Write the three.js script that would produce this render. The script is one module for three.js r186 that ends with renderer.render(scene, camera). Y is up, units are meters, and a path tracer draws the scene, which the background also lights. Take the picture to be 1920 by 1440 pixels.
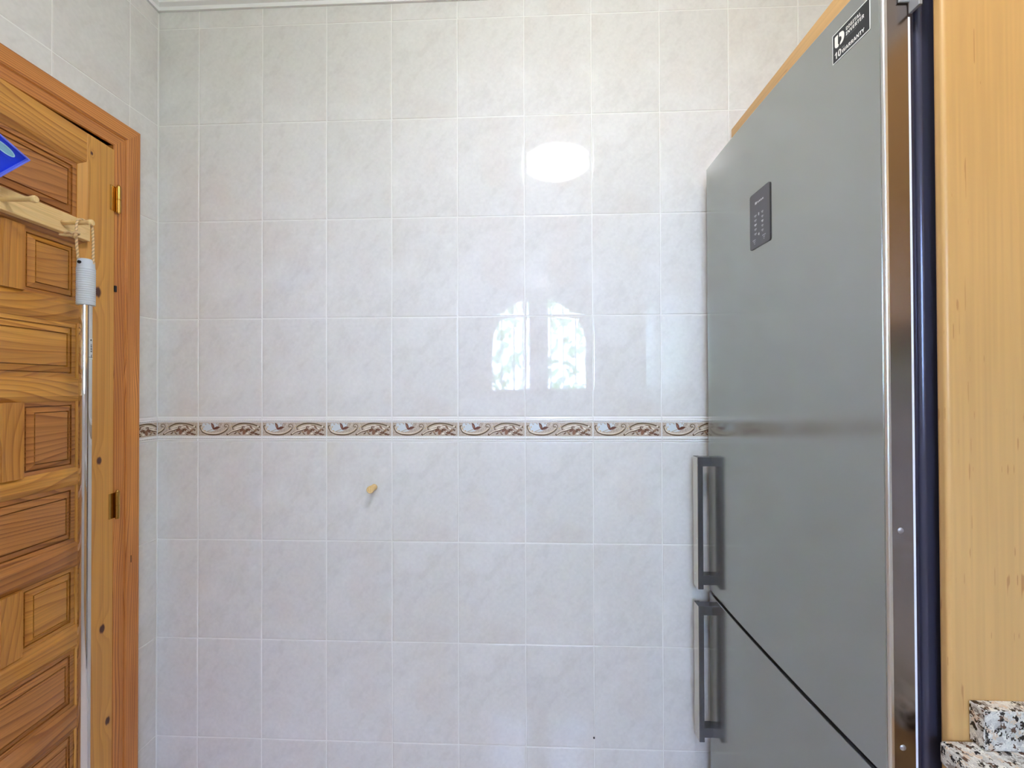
import * as THREE from 'three';
import { RoundedBoxGeometry } from 'three/addons/geometries/RoundedBoxGeometry.js';
import { mergeGeometries, toCreasedNormals } from 'three/addons/utils/BufferGeometryUtils.js';

// ------------------------------------------------------------------ camera, sky, light
const scene = new THREE.Scene();
const camera = new THREE.PerspectiveCamera(2 * Math.atan(720 / 800) * 180 / Math.PI, 4 / 3, 0.02, 60);
camera.position.set(1.011, 1.3588, 1.2683);
camera.rotation.order = 'YXZ';
camera.rotation.set(0.0083, 0.0392, -0.0033);
scene.add(camera);

const renderer = new THREE.WebGLRenderer({ antialias: true });
renderer.toneMapping = THREE.LinearToneMapping;
renderer.toneMappingExposure = 1.18;
renderer.shadowMap.enabled = true;

scene.background = new THREE.Color().setRGB(0.64, 0.85, 1.38);
scene.backgroundIntensity = 33;
const LAMP = { x: 1.163, z: 0.985, radius: 0.175, intensity: 1.65, color: new THREE.Color().setRGB(0.98, 0.98, 1.02), glow: 9.5 };

// ------------------------------------------------------------------ helpers
let seed = 1234567;
const rnd = () => { seed = (seed * 1664525 + 1013904223) >>> 0; return seed / 4294967296; };
const rr = (a, b) => a + (b - a) * rnd();
const mix = (a, b, t) => a + (b - a) * t;
const mix3 = (a, b, t) => [mix(a[0], b[0], t), mix(a[1], b[1], t), mix(a[2], b[2], t)];
const clamp01 = (t) => Math.min(1, Math.max(0, t));
const smooth = (a, b, t) => { t = clamp01((t - a) / (b - a)); return t * t * (3 - 2 * t); };
const hash = (x, y, s) => { let h = (x * 374761393 + y * 668265263 + s * 974634777) | 0; h = Math.imul(h ^ (h >>> 13), 1274126177); h ^= h >>> 16; return (h >>> 0) / 4294967296; };
function noise(x, y, px, py, s) {                        // value noise repeating after px, py cells
  const x0 = Math.floor(x), y0 = Math.floor(y), fx = x - x0, fy = y - y0, m = (a, n) => ((a % n) + n) % n;
  const u = fx * fx * (3 - 2 * fx), v = fy * fy * (3 - 2 * fy);
  const a = m(x0, px), b = m(x0 + 1, px), c = m(y0, py), d = m(y0 + 1, py);
  return mix(mix(hash(a, c, s), hash(b, c, s), u), mix(hash(a, d, s), hash(b, d, s), u), v);
}
function fbm(u, v, fx, fy, oct, s) { let t = 0, a = 0.5, n = 0; for (let k = 0; k < oct; k++) { t += a * noise(u * fx, v * fy, fx, fy, s + k * 7); n += a; a *= 0.5; fx *= 2; fy *= 2; } return t / n; }

function dataTex(w, h, fn, wm, hm, srgb = true) {        // wm x hm: its size in metres
  const d = new Uint8Array(w * h * 4);
  for (let y = 0; y < h; y++) for (let x = 0; x < w; x++) {
    const c = fn((x + 0.5) / w, (y + 0.5) / h), i = (y * w + x) * 4;
    d[i] = Math.max(0, Math.min(255, c[0])); d[i + 1] = Math.max(0, Math.min(255, c[1])); d[i + 2] = Math.max(0, Math.min(255, c[2])); d[i + 3] = 255;
  }
  const t = new THREE.DataTexture(d, w, h); t.wrapS = t.wrapT = THREE.RepeatWrapping; t.magFilter = t.minFilter = THREE.LinearFilter;
  if (srgb) t.colorSpace = THREE.SRGBColorSpace;
  t.repeat.set(1 / wm, 1 / hm); t.needsUpdate = true; return t;
}
const std = (o) => new THREE.MeshPhysicalMaterial({ roughness: 0.6, ...o });
const srgb = (r, g, b) => new THREE.Color().setRGB(r / 255, g / 255, b / 255, THREE.SRGBColorSpace);

const used = {};
function numbered(n) { const k = used[n] = (used[n] ?? -1) + 1; return k ? `${n}_${String(k).padStart(3, '0')}` : n; }
function shadows(o) { o.traverse((m) => { if (m.isMesh) { m.castShadow = true; m.receiveShadow = true; } }); return o; }
function part(name, geo, m, parent) { const o = new THREE.Mesh(geo, m); o.name = name; (parent ?? scene).add(o); shadows(o); return o; }
function thing(name, label, category, group) { const o = new THREE.Group(); o.name = numbered(name); o.userData = { label, category }; if (group) o.userData.group = group; scene.add(o); return o; }
function struct(o, label, category) { o.userData.kind = 'structure'; if (label) o.userData.label = label; if (category) o.userData.category = category; return o; }

// uv in metres: v runs along the axis "along", u across it
function metric(g, along = 'y', ou = 0, ov = 0) {
  if (g.index) g = g.toNonIndexed();
  const p = g.attributes.position, nrm = g.attributes.normal, uv = new Float32Array(p.count * 2), L = { x: 0, y: 1, z: 2 }[along];
  for (let i = 0; i < p.count; i++) {
    const q = [p.getX(i), p.getY(i), p.getZ(i)], n = [Math.abs(nrm.getX(i)), Math.abs(nrm.getY(i)), Math.abs(nrm.getZ(i))];
    const others = [0, 1, 2].filter((k) => k !== L);
    const pick = n[others[0]] > n[others[1]] ? others[1] : others[0];
    uv[2 * i] = q[pick] + ou; uv[2 * i + 1] = q[L] + ov;
    if (n[L] > 0.8) { uv[2 * i] = q[others[0]] + ou; uv[2 * i + 1] = q[others[1]] * 0.3 + ov; }
  }
  g.setAttribute('uv', new THREE.BufferAttribute(uv, 2)); return g;
}
function faceUV(g, ou = 0, ov = 0) {                     // by the dominant normal, in metres
  if (g.index) g = g.toNonIndexed();
  const p = g.attributes.position, n = g.attributes.normal, uv = new Float32Array(p.count * 2);
  for (let i = 0; i < p.count; i++) {
    const a = Math.abs(n.getX(i)), b = Math.abs(n.getY(i)), c = Math.abs(n.getZ(i));
    const q = a >= b && a >= c ? [p.getZ(i), p.getY(i)] : b >= c ? [p.getX(i), p.getZ(i)] : [p.getX(i), p.getY(i)];
    uv[2 * i] = q[0] + ou; uv[2 * i + 1] = q[1] + ov;
  }
  g.setAttribute('uv', new THREE.BufferAttribute(uv, 2)); return g;
}
function box(x0, x1, y0, y1, z0, z1, r = 0, seg = 2) {
  const w = x1 - x0, h = y1 - y0, d = z1 - z0;
  const g = r > 0 ? new RoundedBoxGeometry(w, h, d, seg, Math.min(r, w / 2.01, h / 2.01, d / 2.01)) : new THREE.BoxGeometry(w, h, d);
  return g.translate((x0 + x1) / 2, (y0 + y1) / 2, (z0 + z1) / 2);
}
const clean = (g) => { if (g.index) g = g.toNonIndexed(); for (const k of Object.keys(g.attributes)) if (!['position', 'normal', 'uv'].includes(k)) g.deleteAttribute(k); return g; };
const merge = (list) => mergeGeometries(list.map(clean));
function shapeOf(pts) { const s = new THREE.Shape(); pts.forEach(([x, y], i) => (i ? s.lineTo(x, y) : s.moveTo(x, y))); s.closePath(); return s; }
const cyl = (r0, r1, h, n = 24) => new THREE.CylinderGeometry(r1, r0, h, n);
const lathe = (pts, n = 32) => new THREE.LatheGeometry(pts.map(([r, y]) => new THREE.Vector2(r, y)), n);

// ------------------------------------------------------------------ textures and materials
const tileTex = dataTex(1024, 1024, (u, v) => {          // 0.9 m square of glazed marbled cream
  const a = fbm(u + v * 0.0, v, 9, 9, 5, 11), p = (u * 2 + v), q = (v - u * 1);
  const stroke = fbm(((p % 1) + 1) % 1, ((q % 1) + 1) % 1, 12, 34, 4, 31), fine = fbm(u, v, 128, 128, 2, 51), tint = fbm(u, v, 6, 6, 3, 71);
  let c = [226, 224, 221];
  c = mix3(c, [211, 208, 204], smooth(0.50, 0.75, stroke) * 0.32);
  c = mix3(c, [233, 232, 230], smooth(0.45, 0.75, a) * 0.6);
  c = mix3(c, [223, 215, 209], smooth(0.52, 0.75, tint) * 0.4);
  const k = 1 + (fine - 0.5) * 0.035; return [c[0] * k, c[1] * k, c[2] * k];
}, 0.9, 0.9);
const M = {};
M.tile = [0, 1, 2].map((k) => std({ map: tileTex, color: new THREE.Color().setScalar([1, 0.975, 0.99][k]), roughness: 0.03, ior: 1.5, specularIntensity: 0.85 }));
M.grout = std({ color: srgb(236, 235, 232), roughness: 0.85 });
M.plainTile = std({ map: tileTex, roughness: 0.12 });
M.paint = std({ color: srgb(244, 244, 245), roughness: 0.85 });
M.floor = std({ color: srgb(240, 231, 224), roughness: 0.04, ior: 2.1 });
M.borderWhite = std({ color: srgb(238, 236, 234), roughness: 0.12 });

function woodTex(s, light, dark, o = {}) {
  const { wm = 0.35, hm = 1.4, w = 512, h = 1024, rings = 26, wave = 3.2, contrast = 0.8, fibre = 0.12, specks = 0, knots = [] } = o;
  return dataTex(w, h, (u, v) => {
    let pull = 0, knot = 0;
    for (const [ku, kv, kr] of knots) {
      const dx = (u - ku) * wm, dy = (v - kv) * hm, d = Math.hypot(dx, dy * 0.55);
      pull += Math.exp(-d * d / (kr * kr * 5)) * 0.5; knot = Math.max(knot, 1 - smooth(kr * 0.55, kr * 1.05, Math.hypot(dx, dy * 0.7) * (0.85 + 0.3 * noise(u * 60, v * 90, 999, 999, s))));
    }
    const big = fbm(u, v, 2, 2, 3, s), mid = fbm(u, v, 10, 5, 2, s + 3);
    const r = u * rings + (big - 0.5) * wave * 4 + (mid - 0.5) * 0.8 + pull * 2.2, f = r - Math.floor(r);
    const line = (0.35 * smooth(0.1, 0.8, f) + 0.65 * smooth(0.62, 0.95, f)) * (1 - smooth(0.95, 1.0, f));
    const fib = noise(u * 230, v * 14, 230, 14, s + 9) - 0.5, tone = fbm(u, v, 3, 2, 3, s + 21);
    const own = 0.35 + 0.65 * hash(Math.floor(r), 3, s); let c = mix3(light, dark, line * contrast * own);
    c = mix3(c, dark, smooth(0.45, 0.8, tone) * (contrast > 0.2 ? 0.35 : 0.15));
    const k = 1 + fib * fibre; c = [c[0] * k, c[1] * k, c[2] * k];
    if (specks) { const sp = noise(u * 260, v * 50, 260, 50, s + 40), sp2 = noise(u * 40, v * 12, 40, 12, s + 44); if (sp > 0.9 && sp2 > 0.5) c = mix3(c, dark, Math.min(1, (sp - 0.9) * 26) * specks); }
    return mix3(c, [62, 22, 14], knot * 0.92);
  }, wm, hm);
}
const pineA = woodTex(3, [212, 150, 62], [142, 80, 20], { rings: 22, contrast: 0.7, wave: 3 });
const pineB = woodTex(17, [184, 120, 54], [108, 56, 16], { rings: 24, contrast: 0.75, wave: 3.2 });
const pineRed = woodTex(29, [226, 152, 74], [136, 68, 22], { rings: 30, contrast: 0.85, wave: 2.4, wm: 0.2 });
// the hinge stile: 0.2 m x 2.2 m, its knots where the photograph has them (s = 0.2 - u * 0.2, y = v * 2.2)
const kn = (s, y, r) => [1 - s / 0.2, y / 2.2, r];
const stileTex = woodTex(41, [212, 152, 68], [160, 98, 34], { wm: 0.2, hm: 2.2, w: 256, h: 1024, rings: 8, contrast: 0.55, wave: 0.7, knots: [kn(0.051, 1.612, 0.011), kn(0.045, 1.171, 0.008), kn(0.034, 0.727, 0.009), kn(0.017, 0.473, 0.008), kn(0.07, 1.965, 0.004)] });
const mapleTex = woodTex(53, [206, 162, 100], [174, 124, 68], { wm: 0.7, hm: 1.9, rings: 22, contrast: 0.07, wave: 2.5, fibre: 0.05, specks: 0.8, w: 1024 });
const paleTex = woodTex(67, [232, 198, 138], [208, 166, 102], { wm: 0.15, hm: 0.8, rings: 10, contrast: 0.4, w: 256, h: 512 });
const varnish = { roughness: 0.4, clearcoat: 0.12, clearcoatRoughness: 0.2 };
M.pineA = std({ map: pineA, ...varnish }); M.pineB = std({ map: pineB, ...varnish }); M.pineRed = std({ map: pineRed, ...varnish }); M.stile = std({ map: stileTex, ...varnish });
M.maple = std({ map: mapleTex, roughness: 0.38, clearcoat: 0.15, clearcoatRoughness: 0.3 });
M.pale = std({ map: paleTex, roughness: 0.6 });
M.brass = std({ color: srgb(190, 150, 80), metalness: 1, roughness: 0.22 });
M.dark = std({ color: srgb(22, 18, 18), roughness: 0.8 });
M.steel = std({ color: srgb(166, 168, 167), metalness: 0.85, roughness: 0.16, bumpMap: dataTex(256, 512, (u, v) => { const k = 128 + (noise(u * 64, v * 512, 64, 512, 5) - 0.5) * 60; return [k, k, k]; }, 0.3, 0.12, false), bumpScale: 0.000006 });
M.doorEdge = std({ color: srgb(142, 134, 130), metalness: 1, roughness: 0.2 });
M.body = std({ color: srgb(80, 80, 98), metalness: 0.6, roughness: 0.2 });
M.trim = std({ color: srgb(232, 232, 232), metalness: 1, roughness: 0.3 });
M.gasket = std({ color: srgb(236, 238, 246), roughness: 0.5 });
M.handle = std({ color: srgb(112, 114, 118), metalness: 0.75, roughness: 0.25 });
M.handleFace = std({ color: srgb(226, 222, 216), metalness: 1.0, roughness: 0.2 });
M.gap = std({ color: srgb(14, 14, 16), roughness: 0.6 });
M.white = std({ color: srgb(240, 240, 240), roughness: 0.5 });
M.chrome = std({ color: srgb(226, 226, 230), metalness: 1, roughness: 0.06 });
M.grip = std({ color: srgb(196, 202, 206), roughness: 0.6 });
M.blue = std({ color: srgb(24, 64, 232), roughness: 0.4 });
M.blueEdge = std({ color: srgb(110, 126, 246), roughness: 0.35 });
M.cyan = std({ color: srgb(186, 234, 255), roughness: 0.5 });
M.cyanDark = std({ color: srgb(140, 200, 228), roughness: 0.5 });

const granite = (() => {                                  // crystals: nearest of jittered points
  const N = 56, pts = [], g = [[204, 200, 188], [220, 215, 200], [186, 181, 170], [146, 138, 128], [206, 184, 158], [28, 26, 28], [40, 34, 34], [92, 70, 56]], wts = [0.27, 0.2, 0.14, 0.08, 0.1, 0.11, 0.05, 0.05];
  for (let i = 0; i < N * N; i++) { let t = rnd(), k = 0; while (k < wts.length - 1 && (t -= wts[k]) > 0) k++; pts.push([rnd(), rnd(), k]); }
  return dataTex(768, 768, (u, v) => {
    const wu = u * N + (noise(u * 140, v * 140, 140, 140, 2) - 0.5) * 1.3, wv = v * N + (noise(u * 140, v * 140, 140, 140, 3) - 0.5) * 1.3;
    const x = Math.floor(wu), y = Math.floor(wv); let best = 9, k = 0;
    for (let i = -1; i < 2; i++) for (let j = -1; j < 2; j++) { const m = ((x + i) % N + N) % N, n = ((y + j) % N + N) % N, p = pts[n * N + m], d = Math.hypot(x + i + p[0] - wu, y + j + p[1] - wv); if (d < best) { best = d; k = p[2]; } }
    const f = 1 + (noise(u * 300, v * 300, 300, 300, 8) - 0.5) * 0.12; return g[k].map((c) => c * f);
  }, 0.27, 0.27);
})();
M.granite = std({ map: granite, roughness: 0.14 });

// the printed scroll of the border tile (0.2 m x 0.041 m)
function canvasTex(w, h, draw) { const c = document.createElement('canvas'); c.width = w; c.height = h; draw(c.getContext('2d'), w, h); const t = new THREE.CanvasTexture(c); t.colorSpace = THREE.SRGBColorSpace; t.magFilter = THREE.LinearFilter; return t; }
const scrollTex = canvasTex(1024, 208, (g, w, h) => {
  g.fillStyle = '#c2b1a1'; g.fillRect(0, 0, w, h);
  let s2 = 99; const r2 = () => { s2 = (s2 * 1664525 + 1013904223) >>> 0; return s2 / 4294967296; };
  for (let k = 0; k < 900; k++) { g.fillStyle = ['#d9cdc0', '#ad9a87', '#cdbba6', '#baa996'][k % 4]; g.globalAlpha = 0.5; g.beginPath(); g.ellipse(r2() * w, r2() * h, 6 + r2() * 14, 3 + r2() * 7, r2() * 3, 0, 7); g.fill(); }
  g.globalAlpha = 1;
  g.fillStyle = '#d3d9dc'; g.beginPath(); g.moveTo(60, 10); g.lineTo(330, 10); g.quadraticCurveTo(330, 120, 220, 140); g.quadraticCurveTo(120, 150, 80, 120); g.closePath(); g.fill();
  const curve = (pts, lw, col) => { g.strokeStyle = col; g.lineWidth = lw; g.lineCap = 'round'; g.lineJoin = 'round'; g.beginPath(); g.moveTo(pts[0], pts[1]); for (let i = 2; i < pts.length; i += 4) g.quadraticCurveTo(pts[i], pts[i + 1], pts[i + 2], pts[i + 3]); g.stroke(); };
  const blob = (x, y, a, b, rot, col) => { g.fillStyle = col; g.beginPath(); g.ellipse(x, y, a, b, rot, 0, 7); g.fill(); };
  for (let k = 0; k < 9; k++) { const x = 30 + k * 60; blob(x + 30, 22 + (k % 2) * 6, 16, 8, 0.4 * k, '#bcae9e'); }
  // long stem rising from the lower left into a spiral
  curve([40, 60, 50, 130, 90, 150, 190, 205, 330, 178, 430, 150, 470, 90], 34, '#66533f'); curve([48, 66, 58, 128, 96, 145, 190, 192, 330, 166, 425, 140, 458, 88], 20, '#d9c8b0');
  curve([60, 120, 80, 150, 170, 168, 260, 176, 330, 160], 8, '#f2ebe0'); curve([70, 160, 160, 190, 300, 186], 7, '#6f5a46');
  curve([470, 100, 505, 60, 470, 32, 430, 20, 424, 56, 430, 80, 456, 66], 15, '#85725f'); curve([466, 92, 494, 60, 466, 40, 438, 32, 434, 56], 6, '#ddd0bf');
  curve([330, 60, 300, 20, 360, 24, 380, 40, 352, 46], 9, '#a8968a');
  curve([150, 138, 200, 120, 250, 100], 10, '#b9a690');
  // dark two-lobed leaf
  g.fillStyle = '#6d4438'; g.beginPath(); g.moveTo(206, 8); g.quadraticCurveTo(258, 20, 262, 84); g.quadraticCurveTo(306, 44, 352, 76); g.quadraticCurveTo(312, 112, 252, 116); g.quadraticCurveTo(214, 90, 206, 8); g.fill();
  g.fillStyle = '#96705f'; g.beginPath(); g.moveTo(216, 24); g.quadraticCurveTo(246, 40, 246, 92); g.quadraticCurveTo(222, 70, 216, 24); g.fill();
  // second stem and acanthus arch on the right
  curve([470, 186, 540, 130, 600, 128, 650, 120, 700, 84], 30, '#5f4937'); curve([478, 176, 540, 128, 600, 120, 650, 110, 694, 84], 16, '#e5d7c2');
  curve([560, 76, 660, 0, 800, 22, 900, 34, 980, 70], 26, '#64533e'); curve([566, 80, 660, 16, 800, 30, 900, 44, 960, 74], 10, '#c8b79c');
  curve([590, 92, 690, 40, 800, 58, 880, 74, 930, 120], 16, '#e9dccb');
  for (const [x, y, a, b, r, c] of [[700, 120, 40, 20, -0.6, '#7a5646'], [740, 150, 26, 42, 0.3, '#8a6450'], [810, 112, 46, 18, 0.4, '#7d5b49'], [850, 76, 34, 14, 0.9, '#8d6f5c'], [870, 160, 34, 20, 0.2, '#7a5a48'], [920, 124, 30, 20, -0.8, '#94765f'], [930, 180, 30, 16, 0.2, '#6e4f40'], [650, 150, 24, 14, 0.4, '#a58a70']]) blob(x, y, a, b, r, c);
  for (const [x, y, a, b, r] of [[790, 172, 20, 12, -0.3], [770, 84, 26, 8, 0.2], [900, 100, 18, 8, 0.6], [620, 108, 26, 7, -0.3], [960, 60, 16, 10, 0.2], [842, 134, 14, 8, 0.6], [985, 150, 10, 30, 0.1], [690, 60, 30, 7, -0.3]]) blob(x, y, a, b, r, '#f1e7d8');
  for (const [x, y, a, b, r] of [[600, 168, 26, 9, -0.5], [560, 104, 18, 7, 0.6], [728, 68, 30, 8, 0.1], [780, 128, 18, 26, 0.5], [846, 188, 26, 9, 0.3], [896, 150, 12, 20, 0.2], [960, 118, 22, 10, 0.9], [970, 190, 22, 9, -0.3], [668, 178, 20, 8, 0.5], [812, 46, 40, 5, 0.12]]) blob(x, y, a, b, r, '#6b503f');
  curve([600, 200, 700, 186, 760, 196, 860, 206, 900, 190], 6, '#b7a58f'); curve([944, 90, 1000, 110, 984, 170], 8, '#8f7a66');
  for (const [x, y] of [[70, 96], [90, 70], [110, 128], [540, 60], [516, 92]]) blob(x, y, 12, 7, x, '#cbab76');
});
M.scroll = std({ map: scrollTex, bumpMap: scrollTex, bumpScale: 0.0009, roughness: 0.22 });

// ------------------------------------------------------------------ the room
const XL = -0.1302, XR = 2.17, ZB = 0, ZF = 2.2, YC = 2.60, BT = 1.272, H = 0.2995, BH = 0.0743, G = 0.0013;

struct(part('floor', box(XL - 1.4, XR + 0.15, -0.12, 0, -0.15, ZF + 0.2), M.floor), 'glossy beige kitchen floor under the fridge and door');
struct(part('ceiling', box(XL - 1.4, XR + 0.15, YC, YC + 0.12, -0.15, ZF + 0.2), M.paint), 'white painted ceiling above the tiled walls');

// a glazed tile, face at z = 0, with softly rounded edges; the print is shifted per variant
function tileGeo(w, h, ou, ov, depth = 0.007) {
  const prof = [[0.008, 0, 0], [0.0035, -0.00003, 1.2], [0.0016, -0.00012, 6], [0.0006, -0.0004, 30], [0.0001, -0.0011, 65], [0, -depth, 90]];
  const P = [], N = [], UV = [], I = [], cx = w / 2, cy = h / 2;
  const put = (x, y, z, nx, ny, nz) => { P.push(x, y, z); N.push(nx, ny, nz); UV.push(x + ou, y + ov); return P.length / 3 - 1; };
  const a = prof[0][0]; const q = [[-1, -1], [1, -1], [1, 1], [-1, 1]].map(([i, j]) => put(i * (cx - a), j * (cy - a), 0, 0, 0, 1)); I.push(q[0], q[1], q[2], q[0], q[2], q[3]);
  for (const [nx, ny] of [[1, 0], [-1, 0], [0, 1], [0, -1]]) {
    let last = null;
    for (const [i, z, t] of prof) {
      const c = Math.cos(t * Math.PI / 180), s = Math.sin(t * Math.PI / 180), x = cx - i, y = cy - i;
      const e = nx ? [[nx * x, -nx * y], [nx * x, nx * y]] : [[ny * x, ny * y], [-ny * x, ny * y]];
      const ids = e.map(([ex, ey]) => put(ex, ey, z, nx * s, ny * s, c));
      if (last) I.push(last[0], ids[0], ids[1], last[0], ids[1], last[1]);
      last = ids;
    }
  }
  const g = new THREE.BufferGeometry();
  g.setAttribute('position', new THREE.Float32BufferAttribute(P, 3)); g.setAttribute('normal', new THREE.Float32BufferAttribute(N, 3)); g.setAttribute('uv', new THREE.Float32BufferAttribute(UV, 2)); g.setIndex(I); return g;
}
const tileCache = {};
function tile(w, h) { const v = Math.floor(rnd() * 6), k = `${w.toFixed(4)} ${h.toFixed(4)} ${v}`; return tileCache[k] ??= tileGeo(w, h, 0.13 + v * 0.151, 0.2 + v * 0.237); }
function addTile(wall, toWall, x0, x1, y0, y1) {
  const o = part('tile', tile(x1 - x0 - 2 * G, y1 - y0 - 2 * G), M.tile[Math.floor(rnd() * 3)], wall);
  toWall(o, (x0 + x1) / 2, (y0 + y1) / 2); const t = o.userData.tilt ?? 0.0022; delete o.userData.tilt;
  o.rotateX(rr(-t, t)); o.rotateY(rr(-t, t)); o.translateZ(rr(-0.0002, 0.0001)); return o;
}
// the border tile: white body with two raised bands, a rope on each, the scroll print between
function borderGeos(x0, x1) {                            // x0..x1 within 0..0.2
  const w = x1 - x0, y = (v) => v - BH / 2;
  const prof = [[0.0013, -0.007], [0.0013, 0.0004], [0.0022, 0.0012], [0.0058, 0.0012], [0.0066, 0.0004], [0.0146, 0.0004], [0.0152, 0.0014], [0.0166, 0.0014], [0.0172, 0.0002], [0.0572, 0.0002], [0.0578, 0.0014], [0.0592, 0.0014], [0.0598, 0.0004], [0.0672, 0.0004], [0.0680, 0.0012], [0.0712, 0.0012], [0.0722, 0.0004], [0.0730, -0.001], [0.0730, -0.007]];
  const s = shapeOf(prof.map(([a, b]) => [b, y(a)]));    // shape x = out of the wall, y = height
  const body = toCreasedNormals(new THREE.ExtrudeGeometry(s, { depth: w - 2 * G, bevelEnabled: false }), 0.7).rotateY(-Math.PI / 2).translate(w - G, 0, 0);
  // rope: a rod whose radius turns round it
  const rope = (yc) => {
    const P = [], I = [], nx = Math.round(w / 0.2 * 27 * 6), nt = 10, len = w - 2 * G;
    for (let i = 0; i <= nx; i++) for (let j = 0; j <= nt; j++) {
      const X = G + len * i / nx, t = j / nt * Math.PI * 2, ph = (x0 + X) / 0.0074 * Math.PI * 2 + t * 1.0, r = 0.0030 * (0.86 + 0.22 * Math.abs(Math.sin(ph / 2)));
      P.push(X, y(yc) + r * Math.cos(t), 0.0006 + r * Math.sin(t) * 0.9);
      if (i < nx && j < nt) { const a = i * (nt + 1) + j, b = a + nt + 1; I.push(a, a + 1, b, b, a + 1, b + 1); }
    }
    const g = new THREE.BufferGeometry(); g.setAttribute('position', new THREE.Float32BufferAttribute(P, 3)); g.setIndex(I); g.computeVertexNormals(); return g;
  };
  const panel = new THREE.PlaneGeometry(w - 2 * G, 0.0405, 1, 1).translate(w / 2, 0.0372 - BH / 2, 0.0007), uv = panel.attributes.uv;
  for (let i = 0; i < uv.count; i++) uv.setX(i, (x0 + G + uv.getX(i) * (w - 2 * G)) / 0.2);
  return [body, rope(0.0107), rope(0.0634), panel];
}
const borderCache = {};
function addBorder(wall, x0, x1, offset, place) {        // offset: where the tile's print starts
  const k = `${(x1 - x0).toFixed(4)} ${(x0 - offset).toFixed(4)}`, gs = borderCache[k] ??= borderGeos(x0 - offset, x1 - offset);
  const b = part('border_tile', gs[0], M.borderWhite, wall); place(b, x0, BT - BH / 2);
  part('rope_moulding', gs[1], M.borderWhite, b); part('rope_moulding', gs[2], M.borderWhite, b);
  const sc = part('scroll_relief', gs[3], M.scroll, b); sc.userData.label = 'brown and beige leaf scroll relief';
}
const YR = [[BT + 4 * H, 2.545], ...[3, 2, 1, 0].map((k) => [BT + k * H, BT + (k + 1) * H]), ...[1, 2, 3, 4].map((k) => [BT - BH - k * H, BT - BH - (k - 1) * H])].filter(([a]) => a > -0.05).map(([a, b]) => [Math.max(a, 0.001), b]);

{ // back wall
  const wall = struct(part('wall_back', box(XL - 0.12, XR + 0.12, 0, YC, -0.12, -0.0011), M.grout), 'back wall of cream marbled tiles with a scroll border');
  const cols = [[XL + 0.001, 0], ...Array.from({ length: 11 }, (_, k) => [k * 0.2, Math.min((k + 1) * 0.2, XR)])].filter(([a, b]) => b - a > 0.03);
  for (const [y0, y1] of YR) for (const [x0, x1] of cols) addTile(wall, (o, x, y) => o.position.set(x, y, 0), x0, x1, y0, y1);
  for (const [x0, x1] of cols) addBorder(wall, x0, x1, x0 < 0 ? -0.2 : x0, (o, x, y) => o.position.set(x, y, 0));
  const hole = part('drill_hole', cyl(0.0026, 0.0026, 0.002, 14).rotateX(Math.PI / 2), M.dark, wall); hole.position.set(1.1985, 0.331, 0.0004); hole.userData.label = 'small dark drill hole at a tile corner';
}

// door opening in the left wall: between the casings
const ZD0 = 0.1495, ZD1 = 0.838, YD = 2.026, CW = 0.0755;
{ // left wall, with the opening
  const s = shapeOf([[-0.12, 0], [ZD0 - 0.012, 0], [ZD0 - 0.012, YD + 0.012], [ZD1 + 0.012, YD + 0.012], [ZD1 + 0.012, 0], [ZF + 0.12, 0], [ZF + 0.12, YC], [-0.12, YC]]);
  const g = new THREE.ExtrudeGeometry(s, { depth: 0.12, bevelEnabled: false }).rotateY(-Math.PI / 2).translate(XL - 0.0011, 0, 0);
  const wall = struct(part('wall_left', g, M.grout), 'left wall of cream marbled tiles round the pine door');
  const put = (o, z, y) => { o.position.set(XL, y, z); o.rotation.y = Math.PI / 2; };
  const ZS = [0.001, ...Array.from({ length: 11 }, (_, k) => 0.0935 + 0.2005 * k), ZF - 0.001];
  const yTop = YD + CW - 0.02;                            // the casing covers what is below
  for (const [y0, y1] of YR) for (let k = 0; k < ZS.length - 1; k++) {
    let z0 = ZS[k], z1 = ZS[k + 1], a = y0;
    if (z1 > ZD0 - CW + 0.01 && z0 < ZD1 + CW - 0.01 && y0 < yTop) {
      if (z0 < ZD0 - CW) { if (y1 > yTop + 0.03) { addTile(wall, put, z0, z1, y0, y1); continue; } z1 = ZD0 - CW + 0.008; }
      else if (y1 > yTop + 0.03) { if (z1 <= ZD1 + CW) a = yTop; }
      else if (z1 > ZD1 + CW + 0.02) z0 = ZD1 + CW - 0.008; else continue;
    }
    if (z1 - z0 > 0.03) addTile(wall, put, z0, z1, a, y1);
  }
const onLeft = (o, z, y) => { o.position.set(XL, y, z); o.rotation.y = -Math.PI / 2; o.scale.set(1, 1, -1); };
  addBorder(wall, 0.001, ZD0 - CW + 0.008, 0.0935 - 0.2, onLeft);
  for (let k = 1; k < ZS.length - 1; k++) if (ZS[k + 1] > ZD1 + CW + 0.03) addBorder(wall, Math.max(ZS[k], ZD1 + CW - 0.008), Math.min(ZS[k + 1], ZS[k] + 0.2), ZS[k], onLeft);
}
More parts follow.
